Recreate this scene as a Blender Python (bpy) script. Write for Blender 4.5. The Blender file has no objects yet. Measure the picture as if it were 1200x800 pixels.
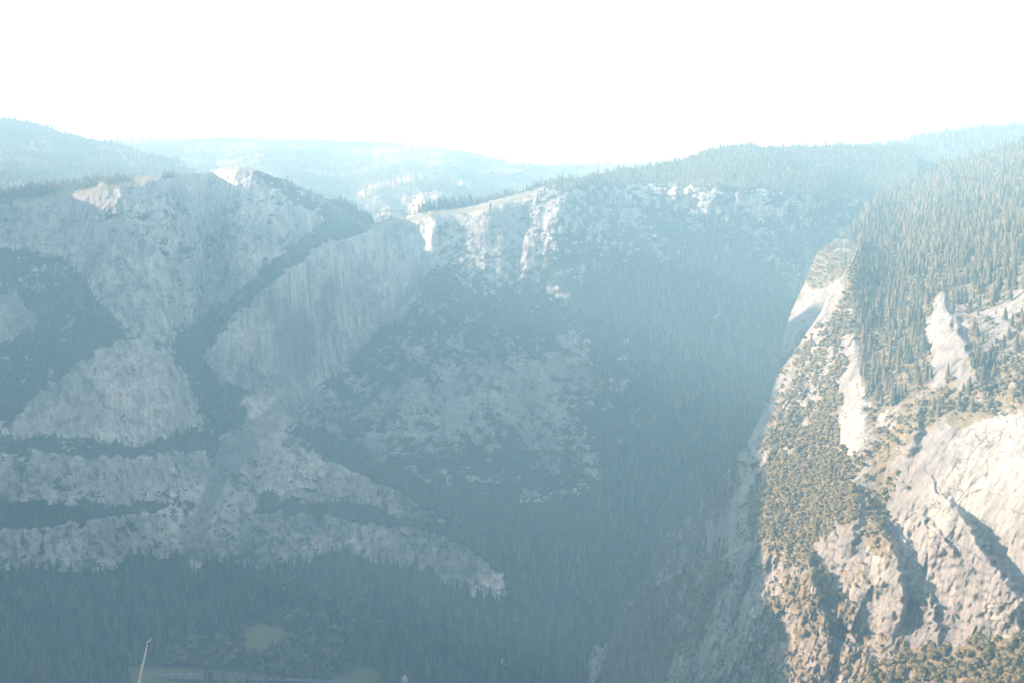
import bpy, math, random
import numpy as np
R_ = math.radians
rng = np.random.default_rng(7)
random.seed(7)
scene = bpy.context.scene
col = scene.collection

# ------------------------------------------------------------------ camera
F = 1430.0            # focal length in pixels of the 1200-wide picture
YH = 185.0            # picture row of the eye level
PITCH = math.atan((400 - YH) / F)
CAMZ = 1000.0
cam_d = bpy.data.cameras.new('camera')
cam_d.lens = 36.0 * F / 1200.0
cam_d.sensor_width = 36.0
cam_d.clip_start = 0.5
cam_d.clip_end = 90000.0
cam = bpy.data.objects.new('camera', cam_d)
col.objects.link(cam)
cam.location = (0, 0, CAMZ)
cam.rotation_euler = (math.pi / 2 - PITCH, 0, 0)
scene.camera = cam


def ray(px, py):
    """sight line of a place in the photo: unit horizontal direction and tangent of the elevation"""
    a = (px - 600.0) / F
    b = (400.0 - py) / F
    x = a
    y = math.cos(PITCH) + b * math.sin(PITCH)
    z = -math.sin(PITCH) + b * math.cos(PITCH)
    r = np.sqrt(x * x + y * y)
    return x / r, y / r, z / r


# ------------------------------------------------------------------ noise
def _hash(i, j, k, seed):
    h = (i.astype(np.uint32) * np.uint32(374761393) + j.astype(np.uint32) * np.uint32(668265263)
         + k.astype(np.uint32) * np.uint32(2147483647) + np.uint32((seed * 974711) % 4294967291))
    h = (h ^ (h >> np.uint32(13))) * np.uint32(1274126177)
    h = h ^ (h >> np.uint32(16))
    h = h * np.uint32(2246822519)
    h = h ^ (h >> np.uint32(15))
    return (h & np.uint32(0xffffff)).astype(np.float32) / np.float32(0xffffff)


def vnoise(x, y, z, seed=0):
    x = np.asarray(x, np.float64); y = np.asarray(y, np.float64); z = np.asarray(z, np.float64)
    fx = np.floor(x); fy = np.floor(y); fz = np.floor(z)
    i = fx.astype(np.int64); j = fy.astype(np.int64); k = fz.astype(np.int64)
    u = (x - fx).astype(np.float32); v = (y - fy).astype(np.float32); w = (z - fz).astype(np.float32)
    u = u * u * u * (u * (u * 6 - 15) + 10); v = v * v * v * (v * (v * 6 - 15) + 10); w = w * w * w * (w * (w * 6 - 15) + 10)
    def H(a, b, c): return _hash(i + a, j + b, k + c, seed)
    x00 = H(0, 0, 0) * (1 - u) + H(1, 0, 0) * u
    x10 = H(0, 1, 0) * (1 - u) + H(1, 1, 0) * u
    x01 = H(0, 0, 1) * (1 - u) + H(1, 0, 1) * u
    x11 = H(0, 1, 1) * (1 - u) + H(1, 1, 1) * u
    return (x00 * (1 - v) + x10 * v) * (1 - w) + (x01 * (1 - v) + x11 * v) * w


def fbm(x, y, z, octv=4, seed=0, gain=0.5):
    s = 0; a = 1.0; t = 0
    for o in range(octv):
        f = 2.03 ** o
        s = s + a * vnoise(x * f + 17.3 * o, y * f + 5.1 * o, z * f, seed + o)
        t += a; a *= gain
    return s / t


def ridged(x, y, z, octv=4, seed=0):
    s = 0; a = 1.0; t = 0
    for o in range(octv):
        f = 2.07 ** o
        n = vnoise(x * f + 3.7 * o, y * f + 9.2 * o, z * f, seed + o)
        s = s + a * (1 - np.abs(2 * n - 1)); t += a; a *= 0.5
    return s / t


def inside(poly, X, Y):
    r = np.zeros(X.shape, bool)
    n = len(poly)
    j = n - 1
    for i in range(n):
        xi, yi = poly[i]; xj, yj = poly[j]
        if yi != yj:
            c = ((yi > Y) != (yj > Y)) & (X < (xj - xi) * (Y - yi) / (yj - yi) + xi)
            r ^= c
        j = i
    return r


def blur(a, n):
    for ax in (0, 1):
        k = np.ones(2 * n + 1) / (2 * n + 1)
        p = np.pad(a, [(n, n) if q == ax else (0, 0) for q in (0, 1)], mode='edge')
        c = np.cumsum(np.insert(p, 0, 0, axis=ax), axis=ax)
        if ax == 0: a = (c[2 * n + 1:] - c[:-2 * n - 1]) / (2 * n + 1)
        else: a = (c[:, 2 * n + 1:] - c[:, :-2 * n - 1]) / (2 * n + 1)
    return a


def rib(line, X, Y, wl, wr, taper=True):
    """spur along a line: how far it stands out (0..1), width wl to its left and wr to its right"""
    best = np.full(X.shape, 1e9); side = np.zeros(X.shape); tt = np.zeros(X.shape)
    L = [0]
    for a, b in zip(line[:-1], line[1:]): L.append(L[-1] + math.hypot(b[0] - a[0], b[1] - a[1]))
    for q, (a, b) in enumerate(zip(line[:-1], line[1:])):
        dx, dy = b[0] - a[0], b[1] - a[1]
        t = np.clip(((X - a[0]) * dx + (Y - a[1]) * dy) / (dx * dx + dy * dy), 0, 1)
        ex = X - a[0] - t * dx; ey = Y - a[1] - t * dy
        d = np.hypot(ex, ey)
        s = -(dx * (Y - a[1]) - dy * (X - a[0]))
        m = d < best
        best = np.where(m, d, best); side = np.where(m, s, side)
        tt = np.where(m, (L[q] + t * (L[q + 1] - L[q])) / L[-1], tt)
    w = np.where(side > 0, wr, wl)
    p = np.clip(1 - best / w, 0, 1)
    p = p * p * (3 - 2 * p)
    if taper: p = p * np.clip(np.minimum(tt, 1 - tt) * 5 + 0.15, 0, 1)
    return p


def lin(pts, x):
    xs = [p[0] for p in pts]; ys = [p[1] for p in pts]
    return np.interp(x, xs, ys)


# ------------------------------------------------------------------ materials
def new_mat(name):
    m = bpy.data.materials.new(name); m.use_nodes = True
    nt = m.node_tree; nt.nodes.clear()
    out = nt.nodes.new('ShaderNodeOutputMaterial'); b = nt.nodes.new('ShaderNodeBsdfPrincipled')
    nt.links.new(b.outputs[0], out.inputs[0])
    b.inputs['Roughness'].default_value = 0.92
    b.inputs['Specular IOR Level'].default_value = 0.12
    return m, nt, b


def noise_node(nt, vec, scale, detail=4, rough=0.55):
    n = nt.nodes.new('ShaderNodeTexNoise'); n.inputs['Scale'].default_value = scale
    n.inputs['Detail'].default_value = detail; n.inputs['Roughness'].default_value = rough
    nt.links.new(vec, n.inputs['Vector']); return n.outputs['Fac']


def mapping(nt, vec, sc, rot=(0, 0, 0)):
    n = nt.nodes.new('ShaderNodeMapping'); n.inputs['Scale'].default_value = sc; n.inputs['Rotation'].default_value = rot
    nt.links.new(vec, n.inputs['Vector']); return n.outputs[0]


def ramp(nt, fac, stops):
    n = nt.nodes.new('ShaderNodeValToRGB')
    e = n.color_ramp.elements
    while len(e) < len(stops): e.new(0.5)
    for q, (p, c) in enumerate(stops):
        e[q].position = p; e[q].color = (c[0], c[1], c[2], 1)
    nt.links.new(fac, n.inputs[0]); return n.outputs[0]


def mix(nt, fac, a, b, mode='MIX'):
    n = nt.nodes.new('ShaderNodeMix'); n.data_type = 'RGBA'; n.blend_type = mode
    for sock, v in ((n.inputs[0], fac), (n.inputs[6], a), (n.inputs[7], b)):
        if isinstance(v, bpy.types.NodeSocket): nt.links.new(v, sock)
        elif isinstance(v, (int, float)): sock.default_value = v
        else: sock.default_value = (v[0], v[1], v[2], 1)
    return n.outputs[2]


def math_node(nt, op, a, b=None):
    n = nt.nodes.new('ShaderNodeMath'); n.operation = op
    for s, v in zip(n.inputs, (a, b)):
        if v is None: continue
        if isinstance(v, bpy.types.NodeSocket): nt.links.new(v, s)
        else: s.default_value = v
    return n.outputs[0]


def attr(nt, name):
    n = nt.nodes.new('ShaderNodeAttribute'); n.attribute_name = name; return n.outputs['Fac']


def granite(name, light, dark, veg_a, veg_b, bump=1.0, cracks=0.5, streak=0.6):
    """weathered granite with water streaks and joints; scrub soil where the surface attribute veg says so"""
    m, nt, b = new_mat(name)
    g = nt.nodes.new('ShaderNodeNewGeometry'); P = g.outputs['Position']
    big = noise_node(nt, P, 0.006, 5, 0.6)
    c = ramp(nt, big, [(0.32, dark), (0.5, [(x + y) / 2 for x, y in zip(light, dark)]), (0.66, light)])
    st = noise_node(nt, mapping(nt, P, (1, 1, 0.09)), 0.06, 5, 0.65)
    c = mix(nt, streak, c, ramp(nt, st, [(0.36, (0.28, 0.28, 0.31)), (0.49, (0.85, 0.85, 0.86)), (0.62, (1.25, 1.23, 1.2))]), 'MULTIPLY')
    st2 = noise_node(nt, mapping(nt, P, (1, 1, 0.035)), 0.17, 3, 0.6)
    c = mix(nt, streak * .8, c, ramp(nt, st2, [(0.36, (0.45, 0.45, 0.47)), (0.5, (0.95, 0.95, 0.95)), (0.62, (1.15, 1.15, 1.14))]), 'MULTIPLY')
    fine = noise_node(nt, P, 0.22, 6, 0.7)
    c = mix(nt, 0.55, c, ramp(nt, fine, [(0.3, (0.62, 0.62, 0.62)), (0.55, (1, 1, 1)), (0.75, (1.15, 1.14, 1.12))]), 'MULTIPLY')
    # joints
    v = nt.nodes.new('ShaderNodeTexVoronoi'); v.feature = 'DISTANCE_TO_EDGE'; v.inputs['Scale'].default_value = 0.03
    wob = nt.nodes.new('ShaderNodeTexNoise'); wob.inputs['Scale'].default_value = 0.03; wob.inputs['Detail'].default_value = 4
    nt.links.new(P, wob.inputs['Vector'])
    vm = nt.nodes.new('ShaderNodeVectorMath'); vm.operation = 'MULTIPLY_ADD'
    nt.links.new(wob.outputs['Color'], vm.inputs[0]); vm.inputs[1].default_value = (45, 45, 45); nt.links.new(P, vm.inputs[2])
    nt.links.new(mapping(nt, vm.outputs[0], (1.0, 1.0, 0.42), (0.5, 0.35, 0.3)), v.inputs['Vector'])
    gap = noise_node(nt, P, 0.012, 2)
    cr = ramp(nt, v.outputs['Distance'], [(0.0, (0.3, 0.3, 0.31)), (0.012, (0.6, 0.6, 0.6)), (0.035, (1, 1, 1))])
    on = ramp(nt, gap, [(0.45, (0, 0, 0)), (0.56, (1, 1, 1))])
    c = mix(nt, math_node(nt, 'MULTIPLY', on, cracks), c, cr, 'MULTIPLY')
    # dark tone set by the terrain: wet, stained or grey rock, plus painted shade
    c = mix(nt, attr(nt, 'tone'), c, (0.11, 0.115, 0.14))
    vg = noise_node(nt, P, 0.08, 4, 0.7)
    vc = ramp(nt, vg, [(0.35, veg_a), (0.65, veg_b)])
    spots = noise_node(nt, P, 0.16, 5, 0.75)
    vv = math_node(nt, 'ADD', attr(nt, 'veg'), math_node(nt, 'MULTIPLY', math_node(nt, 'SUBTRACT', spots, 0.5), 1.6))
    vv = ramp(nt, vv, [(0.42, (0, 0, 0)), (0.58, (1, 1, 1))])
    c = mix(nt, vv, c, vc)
    c = mix(nt, attr(nt, 'grass'), c, ramp(nt, vg, [(0.35, (0.15, 0.16, 0.085)), (0.65, (0.23, 0.23, 0.14))]))
    nt.links.new(c, b.inputs['Base Color'])
    h = math_node(nt, 'ADD', math_node(nt, 'MULTIPLY', st, 3.0), math_node(nt, 'MULTIPLY', fine, 2.2))
    h = math_node(nt, 'ADD', h, math_node(nt, 'MULTIPLY', cr, 1.2 * cracks))
    bp = nt.nodes.new('ShaderNodeBump'); bp.inputs['Strength'].default_value = 0.8; bp.inputs['Distance'].default_value = bump
    nt.links.new(h, bp.inputs['Height']); nt.links.new(bp.outputs[0], b.inputs['Normal'])
    return m


def wood_hill(name, a, b_, c_, scale=0.01):
    m, nt, b = new_mat(name)
    g = nt.nodes.new('ShaderNodeNewGeometry'); P = g.outputs['Position']
    n1 = noise_node(nt, P, scale * 0.35, 6, 0.62); n2 = noise_node(nt, P, scale * 6, 4, 0.7)
    c = ramp(nt, n1, [(0.38, a), (0.48, b_), (0.58, c_)])
    c = mix(nt, 0.6, c, ramp(nt, n2, [(0.35, (0.5, 0.5, 0.5)), (0.65, (1.2, 1.2, 1.2))]), 'MULTIPLY')
    nt.links.new(c, b.inputs['Base Color'])
    return m


def leaf_mat(name, stops):
    m, nt, b = new_mat(name)
    g = nt.nodes.new('ShaderNodeNewGeometry')
    t = attr(nt, 'tint')
    c = ramp(nt, t, stops)
    n = noise_node(nt, g.outputs['Position'], 0.5, 2)
    c = mix(nt, 0.7, c, ramp(nt, n, [(0.3, (0.6, 0.62, 0.6)), (0.7, (1.3, 1.28, 1.2))]), 'MULTIPLY')
    nt.links.new(c, b.inputs['Base Color'])
    b.inputs['Roughness'].default_value = 0.8
    return m


def plain(name, c, rough=0.8, scale=1.0, var=0.35):
    m, nt, b = new_mat(name)
    g = nt.nodes.new('ShaderNodeNewGeometry')
    n = noise_node(nt, g.outputs['Position'], scale, 4)
    nt.links.new(mix(nt, 1.0, c, ramp(nt, n, [(0.3, [1 - var] * 3), (0.7, [1 + var] * 3)]), 'MULTIPLY'), b.inputs['Base Color'])
    b.inputs['Roughness'].default_value = rough
    return m


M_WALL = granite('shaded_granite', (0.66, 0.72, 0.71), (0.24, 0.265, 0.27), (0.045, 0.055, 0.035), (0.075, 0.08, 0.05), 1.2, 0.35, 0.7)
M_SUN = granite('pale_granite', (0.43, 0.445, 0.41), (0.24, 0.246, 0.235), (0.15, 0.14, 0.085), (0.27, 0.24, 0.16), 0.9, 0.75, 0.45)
M_HILL = wood_hill('wooded_hill', (0.05, 0.06, 0.04), (0.10, 0.10, 0.075), (0.36, 0.33, 0.28), 0.01)
M_FAR = wood_hill('far_wooded_hill', (0.05, 0.06, 0.05), (0.10, 0.105, 0.08), (0.4, 0.36, 0.3), 0.006)
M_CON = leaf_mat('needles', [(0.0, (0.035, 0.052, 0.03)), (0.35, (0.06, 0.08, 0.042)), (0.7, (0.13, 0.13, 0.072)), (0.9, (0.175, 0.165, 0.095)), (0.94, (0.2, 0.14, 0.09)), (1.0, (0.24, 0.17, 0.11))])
M_OAK = leaf_mat('oak_leaves', [(0.0, (0.05, 0.065, 0.035)), (0.4, (0.085, 0.095, 0.05)), (0.65, (0.15, 0.145, 0.075)), (1.0, (0.23, 0.205, 0.115))])
M_BARK = plain('bark', (0.12, 0.09, 0.065), 0.9, 1.5)


# ------------------------------------------------------------------ meshes
def mesh_obj(name, v, faces, mat, attrs=None, smooth=False, parent=None):
    v = np.asarray(v, np.float32).reshape(-1, 3); faces = np.asarray(faces, np.int32)
    k = faces.shape[1]; me = bpy.data.meshes.new(name)
    me.vertices.add(len(v)); me.vertices.foreach_set('co', v.ravel())
    me.loops.add(faces.size); me.loops.foreach_set('vertex_index', faces.ravel())
    me.polygons.add(len(faces))
    me.polygons.foreach_set('loop_start', np.arange(0, faces.size, k, dtype=np.int32))
    me.polygons.foreach_set('loop_total', np.full(len(faces), k, np.int32))
    if smooth: me.polygons.foreach_set('use_smooth', np.ones(len(faces), bool))
    for n, a in (attrs or {}).items():
        at = me.attributes.new(n, 'FLOAT', 'POINT'); at.data.foreach_set('value', np.asarray(a, np.float32).ravel())
    me.update(calc_edges=True)
    if mat: me.materials.append(mat)
    o = bpy.data.objects.new(name, me); col.objects.link(o)
    if parent: o.parent = parent
    return o


def tag(o, label=None, cat=None, group=None, kind=None):
    if label: o['label'] = label
    if cat: o['category'] = cat
    if group: o['group'] = group
    if kind: o['kind'] = kind
    return o


# ------------------------------------------------------------------ terrain
class Layer:
    """one piece of terrain: for every line of sight a ground steepness, walked from the foot up to the crest"""

    def __init__(s, px, py, start, sky, alpha0, seed, wrp=1.0):
        s.px = np.asarray(px, float); s.py = np.asarray(py, float)      # py falls (bottom to top)
        s.X, s.Y = np.meshgrid(s.px, s.py)                              # rows = py
        s.start = start; s.sky = np.asarray(sky, float); s.seed = seed
        n = fbm(s.X / 26, s.Y / 26, s.X * 0 + 0.5, 3, seed); n2 = fbm(s.X / 26, s.Y / 26, s.X * 0 + 7.5, 3, seed + 9)
        n3 = vnoise(s.X / 6, s.Y / 6, s.X * 0 + .5, seed + 3); n4 = vnoise(s.X / 6, s.Y / 6, s.X * 0 + 4.5, seed + 4)
        s.WX = s.X + (n - .5) * 13 * wrp + (n3 - .5) * 9 * wrp; s.WY = s.Y + (n2 - .5) * 11 * wrp + (n4 - .5) * 8 * wrp
        f = lambda v: np.full(s.X.shape, float(v))
        s.alpha = f(alpha0); s.veg = f(0.5); s.con = f(0); s.shr = f(0); s.rel = f(8); s.tone = f(0); s.leaf = f(0); s.grass = f(0)
        s.bump = f(0); s.jump = f(0); s.ctrl = None; s.gain = 1.0; s.wide = 14; s.soft = 2; s.zf = 1.0

    def region(s, poly, warp=True, **kw):
        m = inside(poly, s.WX, s.WY) if warp else inside(poly, s.X, s.Y)
        for k, v in kw.items(): getattr(s, k)[m] = v
        return s

    def spur(s, line, amp, wl, wr, taper=True):
        s.bump += amp * rib(line, s.X + (s.WX - s.X) * .5, s.Y + (s.WY - s.Y) * .5, wl, wr, taper)

    def step(s, line, dh, fade=12.0):
        """ground hidden behind a crest line: dh metres deeper above it"""
        xs = [p[0] for p in line]; ys = [p[1] for p in line]
        y = np.interp(s.px, xs, ys)
        w = np.clip(np.minimum(s.px - xs[0], xs[-1] - s.px) / fade, 0, 1)
        t = np.clip((y[None, :] - s.Y) / 3.0 + .5, 0, 1)
        s.jump += t * w[None, :] * dh

    def build(s, name, mat, back=None, skirt=None, blur_n=3, fine=None):
        ux, uy, tn = ray(s.X, s.Y)
        sky = s.sky
        al = blur(s.alpha, blur_n)
        k = s.wide; p = np.pad(al, [(0, 0), (k, k)], mode='edge'); cs = np.cumsum(np.insert(p, 0, 0, axis=1), axis=1)
        al = .35 * al + .65 * (cs[:, 2 * k + 1:] - cs[:, :-2 * k - 1]) / (2 * k + 1)
        a = np.tan(np.radians(al))
        th = np.arctan(tn)
        h = np.empty(s.X.shape); h[0] = s.start
        for i in range(1, len(s.py)):
            dth = th[i] - th[i - 1]
            mt = (tn[i] + tn[i - 1]) / 2
            k = (1 + mt * mt) * dth / np.maximum(a[i] - mt, 0.035)
            h[i] = h[i - 1] * np.exp(np.minimum(k, 0.06))
        if s.ctrl:
            ii = [int(np.argmin(np.abs(s.py - q[1]))) for q in s.ctrl]; jj = [int(np.argmin(np.abs(s.px - q[0]))) for q in s.ctrl]
            cx = np.array([q[0] for q in s.ctrl]) / 300.0; cy = np.array([q[1] for q in s.ctrl]) / 300.0
            v = np.log(np.array([q[2] for q in s.ctrl]) / h[ii, jj])
            n = len(cx); K = np.hypot(cx[:, None] - cx, cy[:, None] - cy)
            M = np.block([[K, np.stack([np.ones(n), cx, cy], 1)], [np.stack([np.ones(n), cx, cy]), np.zeros((3, 3))]])
            w = np.linalg.solve(M, np.concatenate([v, np.zeros(3)]))
            c = w[n] + w[n + 1] * s.X / 300 + w[n + 2] * s.Y / 300
            for q in range(n): c = c + w[q] * np.sqrt((s.X / 300 - cx[q]) ** 2 + (s.Y / 300 - cy[q]) ** 2 + .004)
            h = h * np.exp(c)
        h = h + s.jump
        # relief
        x = ux * h; y = uy * h; z = CAMZ + tn * h
        rel = blur(s.rel, 4)
        n = ridged(x / 95, y / 95, z / 240, 4, s.seed + 20) - .5
        n += .55 * (fbm(x / 24, y / 24, z / 70, 3, s.seed + 30) - .5)
        n += .30 * (ridged(x / 7, y / 7, z / 15, 2, s.seed + 40) - .5)
        # jointed blocks
        q1 = x * .80 + y * .42 + z * .42; q2 = -x * .46 + y * .88 + z * .1; q3 = -x * .38 - y * .2 + z * .9
        w1 = 26 * (fbm(x / 40, y / 40, z / 40, 2, s.seed + 81) - .5); w2 = 26 * (fbm(x / 40, y / 40, z / 40, 2, s.seed + 82) - .5)
        for bs, bz, ba in ((46, 95, .46), (19, 34, .28), (8, 13, .13)):
            i1 = np.floor((q1 + w1) / bs); i3 = np.floor((q3 + w2 + bz * s.zf * _hash(i1.astype(np.int64), i1.astype(np.int64) * 0, i1.astype(np.int64) * 0, s.seed + 5)) / (bz * s.zf)); i2 = np.floor((q2 + w1) / (bs * 1.6))
            n = n + ba * (_hash(i1.astype(np.int64), i2.astype(np.int64), i3.astype(np.int64), s.seed + int(bs)) - .5)
        d = rel * n * 2 - s.bump * s.gain
        s.h0 = h
        h = np.maximum(h + d, 60)
        over = s.Y < sky[None, :]
        # crest and the slope behind it
        nr = len(s.py)
        first = np.argmax(over, axis=0); first = np.where(over.any(axis=0), first, nr)
        for c in range(len(s.px)):
            f0 = first[c]
            if f0 >= nr: continue
            f0 = max(f0, 1)
            ic = f0 - 1
            hc = h[ic, c]
            K = nr - f0
            t = np.arange(1, K + 1) / K
            dd, dz = back(t)
            hx = hc + dd
            zc = CAMZ + tn[ic, c] * hc
            h[f0:, c] = hx
            ux[f0:, c] = ux[ic, c]; uy[f0:, c] = uy[ic, c]
            tn[f0:, c] = (np.maximum(zc - dz, -30) - CAMZ) / hx
        s.over = over
        P = np.stack([ux * h, uy * h, CAMZ + tn * h], -1)
        s.P = P; s.h = h
        vn = .30 * fbm(P[..., 0] / 50, P[..., 1] / 50, P[..., 2] / 40, 3, s.seed + 60, .6) + .48 * fbm(P[..., 0] / 17, P[..., 1] / 17, P[..., 2] / 10, 3, s.seed + 64, .65) + .22 * vnoise(P[..., 0] / 230, P[..., 1] / 230, P[..., 2] / 200, s.seed + 70)
        ve = blur(s.veg, s.soft); vm = np.clip((ve - 0.5) * 0.50 + .5 - vn, -.5, .5) * 7 + .5
        vm = np.clip(vm, 0, 1); vm = np.where(ve > .96, 1, np.where(ve < .04, 0, vm))
        s.vm = vm
        verts = P.reshape(-1, 3); R, C = s.X.shape
        at = {'veg': vm, 'tone': blur(s.tone, 2), 'grass': blur(s.grass, 1)}
        idx = np.arange(R * C).reshape(R, C)
        if skirt is not None:
            sk = []
            for q in skirt:                           # towards the viewer, hidden below the picture
                hh = P[0].copy(); r = np.hypot(hh[:, 0], hh[:, 1])
                rr = np.maximum(r - q[0], 150.0); hh[:, 0] *= rr / r; hh[:, 1] *= rr / r; hh[:, 2] = np.maximum(hh[:, 2] - q[1], -30 if q[1] > 0 else -100)
                sk.append(hh)
            sk = np.array(sk[::-1])
            verts = np.concatenate([sk.reshape(-1, 3), verts]); ns = len(skirt) * C
            idx = np.arange(len(verts)).reshape(-1, C)
            at = {k: np.concatenate([np.repeat(v[:1], len(skirt), 0), v]) for k, v in at.items()}
        f = np.stack([idx[:-1, :-1], idx[:-1, 1:], idx[1:, 1:], idx[1:, :-1]], -1).reshape(-1, 4)
        s.obj = mesh_obj(name, verts, f, mat, at, smooth=True)
        tag(s.obj, kind='structure')
        return s

    def scatter(s, dens, hmin, hmax, seed, limit=(-40, 1240, 845), size=None):
        """places on the surface, even in the world; returns position, height and picture place"""
        r = np.random.default_rng(seed)
        P = s.P; A = P[:-1, :-1]; B = P[:-1, 1:]; C = P[1:, 1:]; D = P[1:, :-1]
        ar = np.linalg.norm(np.cross(B - A, D - A), axis=-1)
        j = np.abs(s.jump[1:, :-1] - s.jump[:-1, :-1]) > 3
        e = dens[:-1, :-1] * ar * s.vm[:-1, :-1]
        e[j | s.over[1:, :-1] | s.over[1:, 1:] | (s.X[:-1, :-1] < limit[0]) | (s.X[:-1, :-1] > limit[1]) | (s.Y[:-1, :-1] > limit[2])] = 0
        n = r.poisson(np.minimum(e, 8))
        ii, jj = np.nonzero(n); k = n[ii, jj]; ii = np.repeat(ii, k); jj = np.repeat(jj, k)
        u = r.random(len(ii))[:, None]; v = r.random(len(ii))[:, None]
        p = (A[ii, jj] * (1 - u) + B[ii, jj] * u) * (1 - v) + (D[ii, jj] * (1 - u) + C[ii, jj] * u) * v
        hh = hmin + (hmax - hmin) * r.random(len(ii)) ** 1.7
        if size is not None: hh = hh * size[ii, jj]
        return dict(p=p, s=hh, px=s.X[ii, jj], py=s.Y[ii, jj], d=np.hypot(p[:, 0], p[:, 1]))


# ------------------------------------------------------------------ trees
def conifer_proto(r, tiers, m, trunk=True):
    v = []; f = []
    z0 = r.uniform(.06, .16); shape = r.uniform(.75, 1.15); wid = r.uniform(.13, .19)
    for i in range(tiers):
        q = i / tiers
        zb = z0 + (1 - z0) * q * .97
        rad = wid * (1 - q) ** shape * r.uniform(.8, 1.15) + .012
        if i == 0: rad *= .8
        top = min(zb + (1 - z0) * 1.75 / tiers + .03, 1.0)
        if i == tiers - 1: top = 1.0
        o = len(v); ph = r.uniform(0, 6.28)
        cx, cy = r.normal(0, .006, 2)
        v.append((cx, cy, top))
        for k in range(m):
            a = ph + 6.283 * k / m + r.normal(0, .12)
            rr = rad * (r.uniform(.95, 1.2) if k % 2 else r.uniform(.5, .8))
            v.append((cx + rr * math.cos(a), cy + rr * math.sin(a), zb - r.uniform(-.012, .03) * (1 if k % 2 else .3)))
        for k in range(m): f.append((o, o + 1 + k, o + 1 + (k + 1) % m))
    ct = len(f)
    if trunk:
        o = len(v)
        for k in range(3):
            a = 6.283 * k / 3; v.append((.014 * math.cos(a), .014 * math.sin(a), -.06))
        v.append((0, 0, .6))
        for k in range(3): f.append((o + k, o + (k + 1) % 3, o + 3))
    return np.array(v), np.array(f)


ICO_V = None


def ico():
    global ICO_V
    if ICO_V is None:
        t = (1 + 5 ** .5) / 2
        V = np.array([(-1, t, 0), (1, t, 0), (-1, -t, 0), (1, -t, 0), (0, -1, t), (0, 1, t), (0, -1, -t), (0, 1, -t), (t, 0, -1), (t, 0, 1), (-t, 0, -1), (-t, 0, 1)], float)
        V /= np.linalg.norm(V[0])
        Fc = np.array([(0, 11, 5), (0, 5, 1), (0, 1, 7), (0, 7, 10), (0, 10, 11), (1, 5, 9), (5, 11, 4), (11, 10, 2), (10, 7, 6), (7, 1, 8), (3, 9, 4), (3, 4, 2), (3, 2, 6), (3, 6, 8), (3, 8, 9), (4, 9, 5), (2, 4, 11), (6, 2, 10), (8, 6, 7), (9, 8, 1)])
        ICO_V = (V, Fc)
    return ICO_V


def leafy_proto(r, lobes, loose, width=.5):
    """round crown of uneven clumps and loose leaf sprays, height 1"""
    v = []; f = []; IV, IF = ico(); n = 0
    for q in range(lobes):
        a = r.uniform(0, 6.283); rr = width * .62 * math.sqrt(r.random()) * (0 if q == 0 else 1)
        zc = r.uniform(.32, .78) if q else .68
        c = np.array([rr * math.cos(a), rr * math.sin(a), zc]); R = r.uniform(.17, .30) * (1.25 if q == 0 else 1)
        vv = IV * (R * r.uniform(.7, 1.3, (12, 1))) * np.array([1, 1, .85]) + c
        v.append(vv); f.append(IF + n); n += 12
    cs = np.concatenate(v)
    for q in range(loose):
        c = cs[r.integers(len(cs))] + r.normal(0, .05, 3)
        tri = c + r.normal(0, .075, (3, 3))
        v.append(tri); f.append(np.array([[n, n + 1, n + 2]])); n += 3
    return np.concatenate(v), np.concatenate(f)


pr = np.random.default_rng(11)
CON = {0: [conifer_proto(pr, 9, 8) for _ in range(7)], 1: [conifer_proto(pr, 5, 6) for _ in range(6)], 2: [conifer_proto(pr, 3, 4, False) for _ in range(5)]}
LEA = {0: [leafy_proto(pr, 7, 60) for _ in range(6)], 1: [leafy_proto(pr, 3, 22) for _ in range(6)], 2: [leafy_proto(pr, 1, 14, .4) for _ in range(6)]}


def plant(sets, seed, protos, wmin, wmax, lean=0.0):
    """many plants as one mesh: vertices, triangles and a tint each"""
    r = np.random.default_rng(seed); VV = []; FF = []; TT = []; n0 = 0
    for S in sets:
        N = len(S['s'])
        if not N: continue
        pxh = S['s'] / S['d'] * F
        lod = np.where(pxh > 11, 0, np.where(pxh > 5.5, 1, 2))
        if 'lod' in S: lod = np.maximum(lod, S['lod'])
        var = r.integers(0, 100, N); rot = r.random(N) * 6.283; w = r.uniform(wmin, wmax, N) * S['s']
        tint = np.clip(S.get('tint', np.full(N, .45)) + r.normal(0, .28, N), 0, .9)
        tint = np.where(r.random(N) < S.get('dead', .0), r.uniform(.93, 1, N), tint)
        for l in (0, 1, 2):
            for q, (pv, pf) in enumerate(protos[l]):
                m = (lod == l) & (var % len(protos[l]) == q)
                k = int(m.sum())
                if not k: continue
                c = np.cos(rot[m])[:, None]; s_ = np.sin(rot[m])[:, None]; ww = w[m][:, None]
                x = (pv[:, 0] * c - pv[:, 1] * s_) * ww; y = (pv[:, 0] * s_ + pv[:, 1] * c) * ww; z = pv[:, 2] * S['s'][m][:, None]
                V = np.stack([x, y, z], -1) + S['p'][m][:, None, :]
                VV.append(V.reshape(-1, 3).astype(np.float32))
                FF.append((pf[None] + (n0 + np.arange(k) * len(pv))[:, None, None]).reshape(-1, 3).astype(np.int32))
                TT.append(np.repeat(tint[m], len(pv)).astype(np.float32)); n0 += k * len(pv)
    return np.concatenate(VV), np.concatenate(FF), np.concatenate(TT)


def sub(S, m):
    return {k: (v[m] if isinstance(v, np.ndarray) else v) for k, v in S.items()}


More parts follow.
